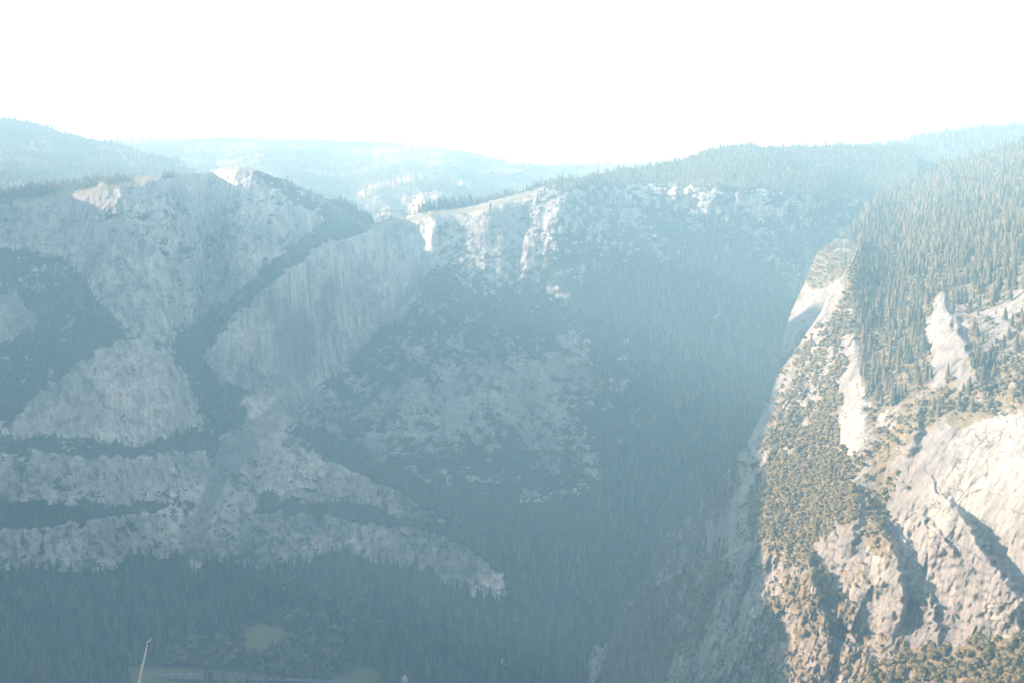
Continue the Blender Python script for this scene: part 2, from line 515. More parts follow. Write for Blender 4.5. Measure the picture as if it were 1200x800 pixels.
# ================================================================== valley and its far wall
pxA = np.concatenate([np.linspace(-900, -44, 70), np.arange(-40, 1075, 1.5)])
pyA = np.concatenate([np.arange(832, 150, -1.25), np.arange(150, 110, -2.0)])
skyA = lin([(-900, 100), (-600, 128), (-300, 175), (-60, 220), (0, 226), (40, 218), (83, 212), (150, 207), (233, 201), (290, 197), (330, 208), (370, 226), (400, 238), (436, 255),
            (440, 262), (470, 254), (510, 243), (560, 234), (600, 226), (643, 214), (700, 203), (760, 193), (800, 185), (840, 174), (870, 168.5), (890, 171), (910, 171.5), (960, 171), (1080, 169)], pxA)
skyA = skyA + (fbm(pxA / 18, pxA * 0, pxA * 0 + 3, 3, 5) - .5) * 5
stA = lin([(-900, 2250), (0, 2190), (600, 2200), (800, 2350), (1000, 2550), (1080, 2600)], pxA)
A = Layer(pxA, pyA, stA, skyA, 38, 100)
A.veg[:] = .55; A.con[:] = 1 / 160; A.shr[:] = 1 / 250
# plateau behind the rim
rim = [(-900, 200), (-300, 232), (-40, 242), (20, 240), (43, 238), (100, 229), (143, 221), (193, 206), (250, 199), (300, 200), (340, 212), (385, 243), (432, 270), (510, 254), (560, 249), (643, 224), (700, 216), (800, 216), (900, 222), (1013, 236), (1080, 240)]
# broad wall right of the falls
A.region([(495, 320), (515, 250), (640, 222), (1090, 230), (1090, 420), (900, 420), (640, 400), (480, 400), (440, 385)], alpha=55, veg=.54, con=1 / 330, shr=1 / 110, rel=7, tone=.3)
A.region([(440, 385), (480, 340), (640, 345), (690, 480), (700, 560), (640, 580), (520, 570), (400, 545), (335, 520), (370, 455)], alpha=43, veg=.56, con=1 / 330, shr=1 / 80, rel=9, tone=.5)
A.region([(690, 330), (760, 300), (840, 380), (900, 360), (1090, 300), (1090, 900), (560, 900), (600, 700), (560, 640), (640, 590), (705, 570)], alpha=37, veg=1.0, con=1 / 75, rel=6)
A.region([(760, 255), (1090, 240), (1090, 330), (930, 390), (850, 380), (800, 330)], alpha=48, veg=.66, con=1 / 170, rel=8, tone=.3)
A.region([(560, 390), (690, 400), (700, 540), (660, 560), (620, 540)], alpha=44, veg=.48, con=1 / 380, shr=1 / 80, rel=9, tone=.5)
A.region([(340, 500), (420, 520), (470, 560), (560, 590), (640, 600), (640, 720), (600, 700), (540, 622), (430, 560), (380, 530)], alpha=33, veg=1.0, con=1 / 80)
A.region([(690, 330), (745, 320), (775, 420), (760, 520), (700, 560)], veg=.72, con=1 / 140, shr=1 / 120, tone=.3)
# left dome and its cliffs
A.region([(-900, 150), (-40, 243), (20, 240), (143, 222), (250, 198), (305, 200), (350, 222), (390, 252), (340, 297), (290, 337), (250, 372), (205, 402), (170, 396), (138, 380), (108, 340), (85, 312), (60, 297), (-900, 300)], alpha=66, veg=.24, con=1 / 260, shr=1 / 260, rel=12)
A.region([(290, 198), (340, 210), (440, 262), (400, 275), (350, 240)], alpha=45, veg=.6, con=1 / 150)
A.region([(-900, 290), (30, 292), (70, 302), (95, 320), (110, 345), (140, 385), (152, 402), (110, 412), (75, 440), (45, 463), (10, 492), (-900, 520)], alpha=40, veg=.76, con=1 / 85, shr=1 / 150, rel=9, tone=.3)
A.region([(-60, 345), (20, 345), (45, 375), (20, 400), (-60, 410)], alpha=58, veg=.25, con=1 / 250)
# gully beside the falls
A.region([(460, 243), (440, 262), (385, 285), (345, 310), (300, 347), (262, 382), (240, 417), (262, 452), (310, 458), (362, 460), (330, 490), (290, 503), (250, 512), (238, 482), (222, 450), (203, 420), (205, 395), (250, 368), (290, 333), (340, 293), (375, 262), (400, 246)], alpha=41, veg=.72, con=1 / 95, shr=1 / 150, rel=8, tone=.35)
# wall of the falls
A.region([(240, 420), (270, 377), (310, 342), (345, 312), (385, 287), (433, 271), (512, 254), (500, 320), (490, 352), (440, 388), (400, 432), (362, 456), (335, 448), (300, 458), (258, 446)], alpha=79, veg=.02, con=0, shr=0, rel=11)
A.region([(322, 400), (335, 370), (360, 360), (372, 400), (362, 455), (325, 455)], tone=.6)
A.region([(378, 330), (392, 318), (396, 360), (388, 380), (372, 400)], tone=.65)  # dark streak stain, and the facet's shadow edge painted in with it
A.region([(350, 450), (372, 458), (340, 490), (300, 500), (280, 470), (310, 455)], alpha=40, veg=.15, tone=.25, con=0)
# rounded slab lower left
A.region([(10, 515), (20, 490), (45, 464), (62, 453), (75, 440), (110, 412), (145, 400), (180, 403), (205, 425), (225, 460), (236, 488), (222, 502), (205, 510), (170, 522), (120, 515), (70, 507), (40, 512)], alpha=66, veg=.2, con=1 / 500, shr=1 / 200, rel=10)
A.region([(-900, 515), (20, 515), (70, 507), (120, 515), (170, 522), (222, 502), (250, 510), (240, 527), (170, 532), (120, 538), (60, 532), (-900, 545)], alpha=33, veg=.76, con=1 / 90, shr=1 / 120, rel=6)
A.region([(-900, 545), (60, 531), (110, 538), (170, 532), (245, 526), (245, 582), (190, 592), (130, 600), (60, 600), (-900, 600)], alpha=68, veg=.26, con=1 / 300, shr=1 / 120, rel=13)
A.region([(-900, 598), (40, 592), (190, 590), (160, 602), (60, 617), (-900, 632)], alpha=30, veg=.78, con=1 / 90, shr=1 / 120, rel=6)
A.region([(-900, 630), (60, 617), (130, 604), (215, 596), (215, 652), (150, 652), (120, 674), (50, 667), (-900, 668)], alpha=70, veg=.2, con=1 / 300, shr=1 / 130, rel=13)
# ravine below the falls
A.region([(325, 470), (345, 478), (305, 520), (272, 560), (252, 590), (242, 620), (236, 655), (216, 655), (214, 615), (236, 582), (248, 545), (270, 510)], alpha=48, veg=.1, con=0, shr=1 / 400, tone=.65, rel=12)
A.region([(355, 465), (372, 465), (335, 500), (335, 530), (268, 548), (262, 590), (250, 590), (270, 545), (300, 515)], alpha=44, veg=.18, con=1 / 500, rel=6)
# cliff bands right of the ravine
A.region([(262, 550), (300, 538), (335, 530), (370, 531), (400, 545), (427, 556), (467, 575), (497, 592), (513, 603), (545, 622), (517, 616), (493, 611), (467, 604), (433, 592), (400, 582), (375, 590), (350, 586), (318, 578), (298, 602), (252, 606)], alpha=70, veg=.2, con=1 / 400, shr=1 / 110, rel=15)
A.region([(296, 601), (312, 580), (350, 588), (375, 592), (400, 583), (433, 593), (467, 605), (493, 611), (545, 623), (575, 655), (553, 643), (510, 625), (473, 615), (443, 618), (430, 612), (400, 606), (360, 600), (330, 599)], alpha=32, veg=.78, con=1 / 90, shr=1 / 120, rel=6)
A.region([(243, 606), (330, 600), (400, 606), (430, 613), (443, 619), (473, 616), (510, 625), (553, 643), (580, 666), (600, 693), (600, 711), (580, 707), (557, 696), (533, 684), (510, 676), (480, 666), (437, 658), (420, 647), (395, 645), (360, 659), (320, 669), (270, 661), (235, 650)], alpha=73, veg=.2, con=1 / 900, shr=1 / 200, rel=18)
# valley floor
A.region([(-900, 668), (50, 668), (120, 676), (150, 652), (215, 652), (270, 664), (320, 671), (360, 660), (395, 647), (437, 659), (480, 667), (510, 677), (533, 685), (580, 709), (602, 714), (640, 720), (760, 740), (1090, 740), (1090, 900), (-900, 900)], alpha=19, veg=1, con=1 / 125, shr=0, rel=2)
A.region([(-900, 715), (300, 715), (480, 745), (640, 770), (760, 790), (1090, 800), (1090, 900), (-900, 900)], alpha=5, rel=.5, con=1 / 140)
A.region([(-900, 760), (480, 770), (640, 790), (760, 800), (1090, 815), (1090, 900), (-900, 900)], alpha=1.5, rel=.2, con=1 / 150, warp=False)
A.region([(222, 650), (240, 648), (240, 675), (228, 672)], veg=.05, con=0)
A.region([(285, 735), (305, 726), (325, 732), (338, 742), (325, 748), (318, 762), (300, 768), (283, 764)], con=0, shr=0, grass=1, rel=.2)
A.region([(390, 790), (430, 782), (455, 792), (440, 812), (390, 812)], con=0, shr=0, grass=.6, rel=.2)
A.region([(150, 781), (236, 783), (330, 792), (330, 800), (236, 800), (236, 835), (150, 835)], con=0, shr=0, grass=.75, rel=0.0, warp=False)
A.region([(186, 797), (350, 770), (350, 790), (236, 789), (236, 784)], con=0)
A.region([(690, 552), (705, 554), (706, 560), (694, 560)], veg=0, con=0)
A.region([(195, 752), (280, 745), (285, 735), (345, 715), (420, 740), (440, 775), (390, 790), (330, 790), (236, 784), (190, 783)], con=1 / 600, leaf=1 / 130)
A.region([(330, 690), (420, 690), (450, 740), (345, 735)], con=1 / 300, leaf=1 / 200)
A.region([(285, 735), (305, 726), (325, 732), (338, 742), (325, 748), (318, 762), (300, 768), (283, 764)], con=0, leaf=0)
A.region([(150, 781), (236, 783), (330, 792), (330, 800), (236, 800), (236, 835), (150, 835)], con=0, leaf=0, warp=False)
# plateau
pl = np.interp(A.px, [p[0] for p in rim], [p[1] for p in rim])
top = A.WY * .4 + A.Y * .6 < pl[None, :]
A.alpha[top] = 7; A.veg[top] = .8; A.con[top] = 1 / 90; A.rel[top] = 1.5; A.tone[top] = 0; A.shr[top] = 1 / 400
strip = top & (A.Y > pl[None, :] - 7) & (A.X < 640)
A.veg[strip] = .4; A.con[strip] = 1 / 600; A.grass[strip] = .7
hill = top & (A.X > 660)
A.alpha[hill] = 10; A.con[hill] = 1 / 190; A.veg[hill] = .8; A.grass[hill] = .85
# crests in front of hidden ground, spurs
A.step([(225, 430), (262, 383), (300, 348), (345, 312), (385, 287), (442, 268)], 260, 20)
A.step([(335, 512), (370, 455), (400, 430), (440, 387), (490, 345), (505, 318)], 140, 30)
A.spur([(640, 222), (628, 262), (618, 300), (612, 340)], 50, 12, 60)
A.spur([(516, 252), (506, 285), (497, 322)], 26, 9, 40)
A.spur([(655, 225), (650, 262), (640, 300)], 16, 6, 30)
A.spur([(392, 286), (380, 330), (374, 380), (370, 430)], 30, 40, 8)
A.spur([(236, 235), (232, 300), (240, 350), (262, 375)], 50, 60, 25)
A.spur([(870, 168), (878, 185), (930, 205), (985, 222)], 230, 120, 18)


def back_far(t):
    d = 3000 * t ** 2
    return d, d * .05 + d * d * .00009


A.gain = .8; A.zf = 2.6
A.ctrl = [(-900, 800, 2300), (0, 800, 2240), (300, 800, 2240), (600, 800, 2260), (800, 800, 2420), (1060, 800, 2650), (600, 600, 2800), (750, 600, 2930), (950, 600, 3150), (640, 240, 3430), (830, 230, 3600), (1000, 245, 3850),
          (830, 400, 3330), (980, 400, 3550), (0, 600, 2780), (300, 600, 2800), (-60, 310, 3450), (100, 300, 3330), (300, 280, 3200), (250, 400, 3200), (350, 400, 3180), (433, 275, 3400), (-900, 400, 3050), (0, 245, 3560), (250, 210, 3480)]
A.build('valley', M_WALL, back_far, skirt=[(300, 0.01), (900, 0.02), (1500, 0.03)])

# ================================================================== sunlit mountain on the right
pxR = np.concatenate([np.arange(690, 1215, 1.15), np.linspace(1220, 1420, 30)])
pyR = np.concatenate([np.arange(832, 150, -1.15), np.arange(150, 120, -2.0)])
skyR = lin([(690, 835), (700, 800), (722, 727), (742, 693), (760, 667), (770, 638), (780, 625), (810, 600), (835, 568), (858, 545), (868, 530), (880, 508), (893, 482), (905, 455), (913, 425), (918, 395),
            (927, 365), (938, 342), (948, 318), (957, 298), (968, 288), (985, 275), (1000, 262), (1012, 246), (1025, 234), (1040, 223), (1060, 208), (1100, 195), (1150, 180), (1200, 164), (1420, 110)], pxR)
skyR = skyR + (fbm(pxR / 9, pxR * 0, pxR * 0 + 3, 3, 55) - .5) * 6
stR = lin([(690, 2150), (760, 1880), (830, 1660), (900, 1490), (1000, 1350), (1100, 1280), (1200, 1240), (1420, 1180)], pxR)
RM = Layer(pxR, pyR, stR, skyR, 50, 300, 2.4)
RM.veg[:] = .45; RM.con[:] = 0; RM.shr[:] = 1 / 55
# forested top
RM.region([(985, 130), (1430, 100), (1430, 330), (1200, 330), (1130, 335), (1060, 360), (1010, 380), (985, 330), (1000, 290)], alpha=15, veg=.95, con=1 / 150, shr=1 / 130, rel=4, grass=.5)
RM.region([(985, 100), (1430, 60), (1430, 285), (1100, 270), (1020, 290), (1000, 280)], alpha=8, veg=.95, con=1 / 210, shr=1 / 300, rel=3, grass=.6)
RM.region([(1005, 330), (1200, 300), (1430, 300), (1430, 440), (1190, 440), (1165, 475), (1150, 455), (1130, 415), (1110, 380), (1095, 400), (1090, 455), (1050, 480), (1022, 470), (1012, 420), (1000, 380), (985, 345)], alpha=33, veg=.72, con=1 / 150, shr=1 / 110, rel=8)
RM.region([(1110, 345), (1200, 345), (1200, 425), (1150, 425), (1120, 390)], alpha=30, veg=.5, con=1 / 190, shr=1 / 110, rel=7, tone=.25)  # tone paints in the shade on this away-facing scree
# bushy spurs
RM.region([(995, 290), (1010, 330), (995, 420), (985, 470), (1000, 560), (1010, 610), (985, 660), (930, 660), (885, 640), (868, 620), (868, 545), (905, 500), (925, 450), (930, 415), (965, 365)], alpha=48, veg=.55, con=1 / 5000, shr=1 / 20, rel=10)
RM.region([(885, 545), (950, 505), (985, 540), (1000, 600), (985, 650), (925, 665), (880, 625)], alpha=47, veg=.63, shr=1 / 16, rel=10)
RM.region([(948, 285), (985, 282), (992, 310), (970, 332), (945, 332)], alpha=40, veg=.7, shr=1 / 40)
RM.region([(910, 405), (918, 385), (945, 335), (990, 325), (990, 335), (965, 372), (930, 414)], alpha=80, veg=.05, shr=0, rel=7)
# bare slabs
RM.region([(985, 395), (1000, 395), (1008, 440), (1020, 480), (1010, 530), (995, 530), (985, 480)], alpha=60, veg=.05, shr=1 / 300, rel=6)
RM.region([(1098, 340), (1108, 345), (1115, 380), (1135, 415), (1150, 445), (1162, 472), (1140, 470), (1120, 475), (1100, 452), (1094, 400)], alpha=58, veg=.02, shr=0, rel=3, con=0)
RM.region([(1040, 545), (1085, 490), (1110, 475), (1165, 480), (1200, 470), (1430, 450), (1430, 760), (1190, 740), (1180, 690), (1150, 640), (1110, 590), (1080, 580)], alpha=64, veg=.04, shr=1 / 900, rel=4, con=0)
RM.region([(1100, 455), (1200, 435), (1200, 480), (1160, 490), (1100, 500), (1085, 510)], alpha=42, veg=.55, shr=1 / 45, con=1 / 500)
RM.region([(955, 640), (1000, 610), (1040, 560), (1080, 580), (1150, 640), (1200, 700), (1195, 745), (1060, 750), (1000, 720)], alpha=62, veg=.12, shr=1 / 320, rel=9)
RM.region([(1025, 560), (1045, 570), (1040, 640), (1010, 660), (1020, 600)], veg=.6, shr=1 / 40, alpha=50)
RM.region([(870, 640), (930, 660), (970, 650), (1010, 740), (1030, 830), (740, 830), (800, 720), (850, 660)], alpha=62, veg=.34, shr=1 / 90, rel=24)
# shaded flank towards the valley
RM.region([(690, 835), (722, 722), (770, 635), (835, 566), (866, 545), (866, 640), (850, 690), (800, 770), (770, 835)], alpha=52, veg=.55, shr=1 / 60, con=1 / 220, rel=22)
RM.region([(825, 640), (850, 600), (866, 570), (866, 620), (845, 640)], veg=.05, alpha=66, shr=0)
RM.region([(690, 840), (700, 790), (722, 722), (742, 690), (765, 690), (790, 740), (770, 840)], veg=.98, con=1 / 110, alpha=42, warp=False)
# hidden drops behind the near crest
RM.step([(700, 740), (760, 690), (800, 668), (845, 655), (866, 640)], 420, 60)
for xx in ():
    pass
RM.step([(905, 452), (916, 430), (930, 413), (945, 390), (962, 366), (978, 338), (990, 318), (1000, 302), (1008, 282), (1016, 252), (1024, 225)], 620, 4)
# spurs: sun side left, dark side right
RM.spur([(935, 640), (957, 680), (967, 730), (968, 810)], 85, 70, 12)
RM.spur([(1010, 590), (1032, 620), (1050, 660), (1058, 700), (1055, 745)], 75, 60, 11)
RM.spur([(1110, 585), (1142, 632), (1172, 672), (1194, 705), (1192, 740)], 80, 70, 9)
RM.spur([(985, 560), (1002, 590), (1000, 620), (985, 650)], 40, 60, 14)
RM.spur([(945, 445), (924, 480), (900, 520), (872, 552)], 45, 40, 20)
RM.spur([(1105, 335), (1112, 378), (1134, 415), (1160, 465)], 65, 50, 9)
RM.spur([(1078, 470), (1074, 500), (1066, 540)], 35, 40, 9)
RM.spur([(1180, 425), (1195, 440), (1190, 470)], 30, 30, 10)
RM.spur([(878, 700), (882, 730), (880, 780)], 34, 18, 5)
RM.spur([(900, 690), (908, 715), (906, 745)], 34, 22, 6)
RM.spur([(925, 690), (937, 720), (940, 750)], 30, 20, 6)
RM.spur([(1075, 600), (1095, 630), (1110, 655)], 22, 25, 5)
RM.spur([(1090, 610), (1118, 645), (1128, 660)], 20, 14, 4)
RM.spur([(1080, 690), (1092, 715), (1100, 740)], 28, 18, 6)
RM.spur([(1010, 770), (1030, 790), (1035, 815)], 25, 20, 6)


def back_steep(t):
    d = 900 * t ** 1.6
    return d, np.where(d < 15, d * .9, d * 1.3)


RM.gain = .5; RM.wide = 40; RM.soft = 7
RM.ctrl = [(720, 800, 2060), (870, 800, 1520), (1000, 800, 1340), (1200, 800, 1215), (870, 640, 1640), (1000, 600, 1450), (1200, 600, 1300), (930, 440, 1950), (1000, 420, 1760), (1200, 420, 1520),
           (1000, 330, 2080), (1200, 330, 1760), (1012, 265, 2750), (1200, 262, 2250), (1100, 275, 2450), (985, 290, 2250), (960, 400, 1930), (1045, 228, 3650), (1110, 215, 3600), (1200, 225, 2900), (1200, 185, 3700), (1420, 200, 2900), (1420, 800, 1150), (1420, 420, 1400)]
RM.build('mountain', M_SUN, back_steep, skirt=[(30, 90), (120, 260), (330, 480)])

# knoll in the bottom right corner
pxB = np.arange(975, 1300, 1.6); pyB = np.arange(834, 720, -1.3)
skyB = lin([(975, 840), (1000, 815), (1020, 790), (1040, 772), (1080, 760), (1120, 755), (1160, 750), (1200, 741), (1300, 725)], pxB) + (fbm(pxB / 7, pxB * 0, pxB * 0, 3, 9) - .5) * 6
BK = Layer(pxB, pyB, lin([(975, 1230), (1300, 1080)], pxB), skyB, 36, 500)
BK.veg[:] = .8; BK.shr[:] = 1 / 36; BK.rel[:] = 4; BK.con[:] = 0
BK.build('hillside', M_SUN, lambda t: (170 * t ** 1.5, 170 * t ** 1.5 * 1.0), skirt=[(40, 70), (150, 230), (380, 480)])

# ================================================================== hills behind
def hills(name, px, bottom, start, sky, alpha, seed, mat, con, rel, top=80, sp=()):
    py = np.arange(bottom, top, -1.4)
    L = Layer(px, py, np.full(len(px), start) if np.isscalar(start) else start, sky, alpha, seed)
    L.veg[:] = 1; L.con[:] = con; L.rel[:] = rel
    for q in sp: L.spur(*q)
    L.build(name, mat, lambda t: (2500 * t ** 2, 2500 * t ** 2 * .25), skirt=[(250, 200), (600, 500)])
    return L


px = np.concatenate([np.arange(985, 1215, 2.0), np.linspace(1230, 1600, 20)])
H3 = hills('ridge', px, 262, 4700, lin([(985, 172), (1040, 168.5), (1060, 163), (1100, 155), (1140, 150), (1200, 145), (1600, 120)], px) + (fbm(px / 16, px * 0, px * 0, 3, 8) - .5) * 3, 15, 600, M_HILL, 1 / 260, 22)
px = np.concatenate([np.linspace(-700, -30, 40), np.arange(-24, 290, 2.0)])
H1 = hills('hill', px, 300, 4400, lin([(-700, 90), (-20, 135), (0, 137), (30, 141), (60, 150), (90, 159), (130, 167), (170, 178), (210, 189), (250, 215), (290, 280)], px) + (fbm(px / 14, px * 0, px * 0, 3, 2) - .5) * 4, 13, 700, M_HILL, 1 / 420, 30)
px = np.arange(-60, 1030, 2.5)
H0 = hills('far_hills', px, 300, 4900, lin([(-60, 170), (100, 166), (130, 163.5), (200, 162), (270, 161), (300, 160.5), (340, 163), (400, 164), (440, 165.5), (480, 170), (530, 175), (560, 180), (600, 191), (640, 193), (700, 191), (740, 189.5), (770, 190), (1030, 186)], px) + (fbm(px / 22, px * 0, px * 0, 3, 4) - .5) * 3,
           8, 800, M_FAR, 1 / 1500, 60, sp=(([(560, 185), (480, 205), (420, 240)], 500, 60, 60), ([(640, 195), (560, 215), (470, 250)], 600, 60, 70), ([(330, 165), (330, 200), (360, 250)], 500, 80, 80)))

# unseen ridge added on the left, crest shaped to shade the valley
gx = np.linspace(-3600, -1180, 90); gy = np.linspace(100, 3800, 150); GX, GY = np.meshgrid(gx, gy)
top_ = lin([(0, 1500), (900, 1560), (1180, 1500), (1270, 1170), (1570, 1090), (1710, 1180), (1900, 1285), (2130, 1400), (2500, 1530), (2900, 1530), (3060, 1240), (3160, 1165), (3800, 1120)], GY)
GZ = top_ * np.exp(-((GX + 1950) / np.where(GX > -1950, 430, 1100)) ** 2) + 70 * (ridged(GX / 300, GY / 300, GX * 0, 4, 61) - .62) - 60 * np.clip((GX + 1500) / 300, 0, 1)
ix = np.arange(GX.size).reshape(GX.shape)
tag(mesh_obj('hillside', np.stack([GX, GY, GZ], -1).reshape(-1, 3), np.stack([ix[:-1, :-1], ix[:-1, 1:], ix[1:, 1:], ix[1:, :-1]], -1).reshape(-1, 4), M_WALL, {'veg': np.full(GX.size, .55), 'tone': np.zeros(GX.size), 'grass': np.zeros(GX.size)}, smooth=True), kind='structure')

# ground far and wide under it all, and the slope below the viewpoint
g = np.array([(-20000, -900, -40), (20000, -900, -40), (20000, 21000, -40), (-20000, 21000, -40)])
tag(mesh_obj('ground', g, [(0, 1, 2, 3)], plain('ground_soil', (0.09, 0.09, 0.06), .95, .003)), kind='structure')
aa = np.radians(np.linspace(-88, 88, 150)); hh = np.concatenate([np.linspace(0.5, 60, 20), np.linspace(70, 330, 50), np.linspace(340, 560, 30)])
AA, HH = np.meshgrid(aa, hh)
zz = np.where(HH < 330, CAMZ - 1.75 - HH * .56, CAMZ - 1.75 - 330 * .56 - (HH - 330) * 3.6)
zz = np.maximum(zz - np.where(HH > 3, np.clip(HH / 40, 0, 1) * 9 * fbm(np.sin(AA) * HH / 25, np.cos(AA) * HH / 25, HH * 0, 4, 77), 0), -35)
nv = np.stack([np.sin(AA) * HH, np.cos(AA) * HH, zz], -1)
ix = np.arange(AA.size).reshape(AA.shape)
tag(mesh_obj('slope', nv.reshape(-1, 3), np.stack([ix[:-1, :-1], ix[:-1, 1:], ix[1:, 1:], ix[1:, :-1]], -1).reshape(-1, 4), M_SUN, {'veg': np.full(AA.size, .45), 'tone': np.zeros(AA.size), 'grass': np.zeros(AA.size)}, smooth=True), kind='structure')


def on_valley(px, py):
    """point of the valley ground seen at a place of the photo"""
    j = int(np.argmin(np.abs(A.px - px))); i = int(np.argmin(np.abs(A.py - py)))
    return A.P[i, j].copy()


# ================================================================== woods (nobody could count them)
pine_far = A.scatter(A.con, 17, 36, 1)
z_floor = (pine_far['py'] > 700) & (pine_far['px'] < 620)
pine_far['s'] = np.where(z_floor, pine_far['s'] * 1.12, pine_far['s'])
pine_far['s'] = np.where((pine_far['py'] < 640) & (pine_far['px'] < 700) & (pine_far['py'] > 250), pine_far['s'] * .55, pine_far['s'])
pine_far['s'] = np.where(pine_far['py'] < 240, pine_far['s'] * .62, pine_far['s'])
pine_far['tint'] = np.where((pine_far['py'] < 240), .86, .44)  # rim trees tinted lighter, sunlight put into their colour
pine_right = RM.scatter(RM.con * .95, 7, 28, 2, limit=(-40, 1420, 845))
pine_right['tint'] = np.full(len(pine_right['s']), .8); pine_right['dead'] = .05  # paler needles: strong sun on the mountain put into the tint
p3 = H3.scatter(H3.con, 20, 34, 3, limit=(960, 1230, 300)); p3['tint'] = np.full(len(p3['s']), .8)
p1 = H1.scatter(H1.con, 20, 34, 4, limit=(-30, 300, 230)); p1['lod'] = 2
p0 = H0.scatter(H0.con, 22, 34, 5, limit=(60, 800, 290)); p0['lod'] = 2
print('trees', len(pine_far['s']), len(pine_right['s']), len(p3['s']), len(p1['s']), len(p0['s']))

# the 300 conifers that show largest: two stands
pxh = pine_far['s'] / pine_far['d']
cand = np.nonzero((pine_far['px'] > 0) & (pine_far['px'] < 330) & (pine_far['py'] > 765) & (pine_far['py'] < 812) & (pxh * F < 60))[0]
near_a = cand[np.argsort(-pxh[cand])][:130]
pxh = pine_right['s'] / pine_right['d']
cand = np.nonzero((pine_right['px'] > 1000) & (pine_right['px'] < 1200) & (pine_right['py'] > 300))[0]
near_b = cand[np.argsort(-pxh[cand])][:165]
ma = np.ones(len(pine_far['s']), bool); ma[near_a] = False
mb = np.ones(len(pine_right['s']), bool); mb[near_b] = False
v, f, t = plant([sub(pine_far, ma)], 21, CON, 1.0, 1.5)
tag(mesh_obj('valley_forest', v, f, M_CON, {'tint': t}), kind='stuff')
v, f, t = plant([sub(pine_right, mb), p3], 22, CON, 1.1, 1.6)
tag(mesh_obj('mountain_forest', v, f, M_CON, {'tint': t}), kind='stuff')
v, f, t = plant([p1, p0], 23, CON, 1.0, 1.4)
tag(mesh_obj('distant_forest', v, f, M_CON, {'tint': t}), kind='stuff')
s1 = RM.scatter(RM.shr, 2.8, 8.5, 6, limit=(-40, 1420, 845)); s2 = A.scatter(A.shr, 4, 9, 7); s3 = A.scatter(A.leaf, 9, 19, 9); s3['tint'] = np.full(len(s3['s']), .55); s1['tint'] = np.full(len(s1['s']), .88); s2['tint'] = np.full(len(s2['s']), .3)  # mountain scrub tinted paler to carry sunlight in its leaf colour
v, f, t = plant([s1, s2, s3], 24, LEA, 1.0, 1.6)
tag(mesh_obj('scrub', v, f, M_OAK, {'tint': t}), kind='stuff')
print('shrubs', len(s1['s']), len(s2['s']))

# ================================================================== single trees
ir = np.random.default_rng(31)
con_meshes = []
for q in range(8):
    pv, pf = conifer_proto(ir, 12, 10, False)
    me = mesh_obj('crown', pv * np.array([1.1, 1.1, 1]), pf, M_CON, {'tint': np.full(len(pv), ir.uniform(.25, .75) if q < 6 else .97)})
    col.objects.unlink(me); con_meshes.append(me)
tv = []; tf = []
for k, (z, rr) in enumerate(((-.06, .02), (.3, .014), (.9, .004))):
    for a in range(6): tv.append((rr * math.cos(a * 1.047), rr * math.sin(a * 1.047), z))
for k in range(2):
    for a in range(6): tf.append((k * 6 + a, k * 6 + (a + 1) % 6, k * 6 + 6 + (a + 1) % 6, k * 6 + 6 + a))
trunk0 = mesh_obj('trunk', tv, tf, M_BARK); col.objects.unlink(trunk0)
oak_meshes = []
for q in range(7):
    pv, pf = leafy_proto(ir, 11, 150, .55)
    me = mesh_obj('crown', pv, pf, M_OAK, {'tint': np.full(len(pv), ir.uniform(.35, 1.0))})
    col.objects.unlink(me); oak_meshes.append(me)
ov = []; of = []
def limb(a, b, r0, r1):
    o = len(ov); a = np.array(a); b = np.array(b); d = b - a; d = d / np.linalg.norm(d)
    u = np.cross(d, (0.3, 1, .1)); u /= np.linalg.norm(u); w = np.cross(d, u)
    for p, r in ((a, r0), (b, r1)):
        for k in range(5): ov.append(tuple(p + r * (u * math.cos(k * 1.2566) + w * math.sin(k * 1.2566))))
    for k in range(5): of.append((o + k, o + (k + 1) % 5, o + 5 + (k + 1) % 5, o + 5 + k))
limb((0, 0, -.1), (0.01, 0, .4), .05, .035)
for a in range(4): limb((0.01, 0, .38), (.25 * math.cos(a * 1.6), .25 * math.sin(a * 1.6), .66), .026, .01)
oaktrunk0 = mesh_obj('trunk', ov, of, M_BARK); col.objects.unlink(oaktrunk0)


def tree(name, p, s, w, crown, trunk, label, cat, group):
    e = bpy.data.objects.new(name, None); col.objects.link(e)
    e.location = p; e.scale = (w * s, w * s, s); e.rotation_euler = (0, 0, ir.uniform(0, 6.283)); e.empty_display_size = .1
    tag(e, label, cat, group)
    for src in (crown, trunk):
        c = src.copy(); col.objects.link(c); c.parent = e
    return e


for i in near_a:
    tree('conifer_tree', pine_far['p'][i], pine_far['s'][i], ir.uniform(.85, 1.15), con_meshes[ir.integers(0, 6)], trunk0,
         'tall dark conifer in the shaded valley stand along the bottom left edge', 'tree', 'conifers of the shaded valley stand')
for n, i in enumerate(near_b):
    dead = n % 14 == 5
    tree('conifer_tree', pine_right['p'][i], pine_right['s'][i], ir.uniform(.9, 1.25), con_meshes[ir.integers(6, 8) if dead else ir.integers(0, 6)], trunk0,
         'rusty brown dead conifer among the green ones on the sunlit mountain' if dead else 'green conifer in the sunlit stand on the right mountain, above the pale bare slabs', 'tree',
         'dead conifers on the sunlit mountain' if dead else 'conifers of the sunlit mountain stand')
ok = BK.scatter(BK.shr, 5.5, 11, 8, limit=(985, 1225, 830))
order = np.argsort(-ok['s'] / ok['d'])[:290]
print('oaks', len(ok['s']))
for i in order:
    tree('oak_tree', ok['p'][i], ok['s'][i], ir.uniform(.95, 1.3), oak_meshes[ir.integers(0, 7)], oaktrunk0,
         'round olive green leafy tree in the sunlit thicket filling the bottom right corner', 'tree', 'leafy trees of the bottom right thicket')

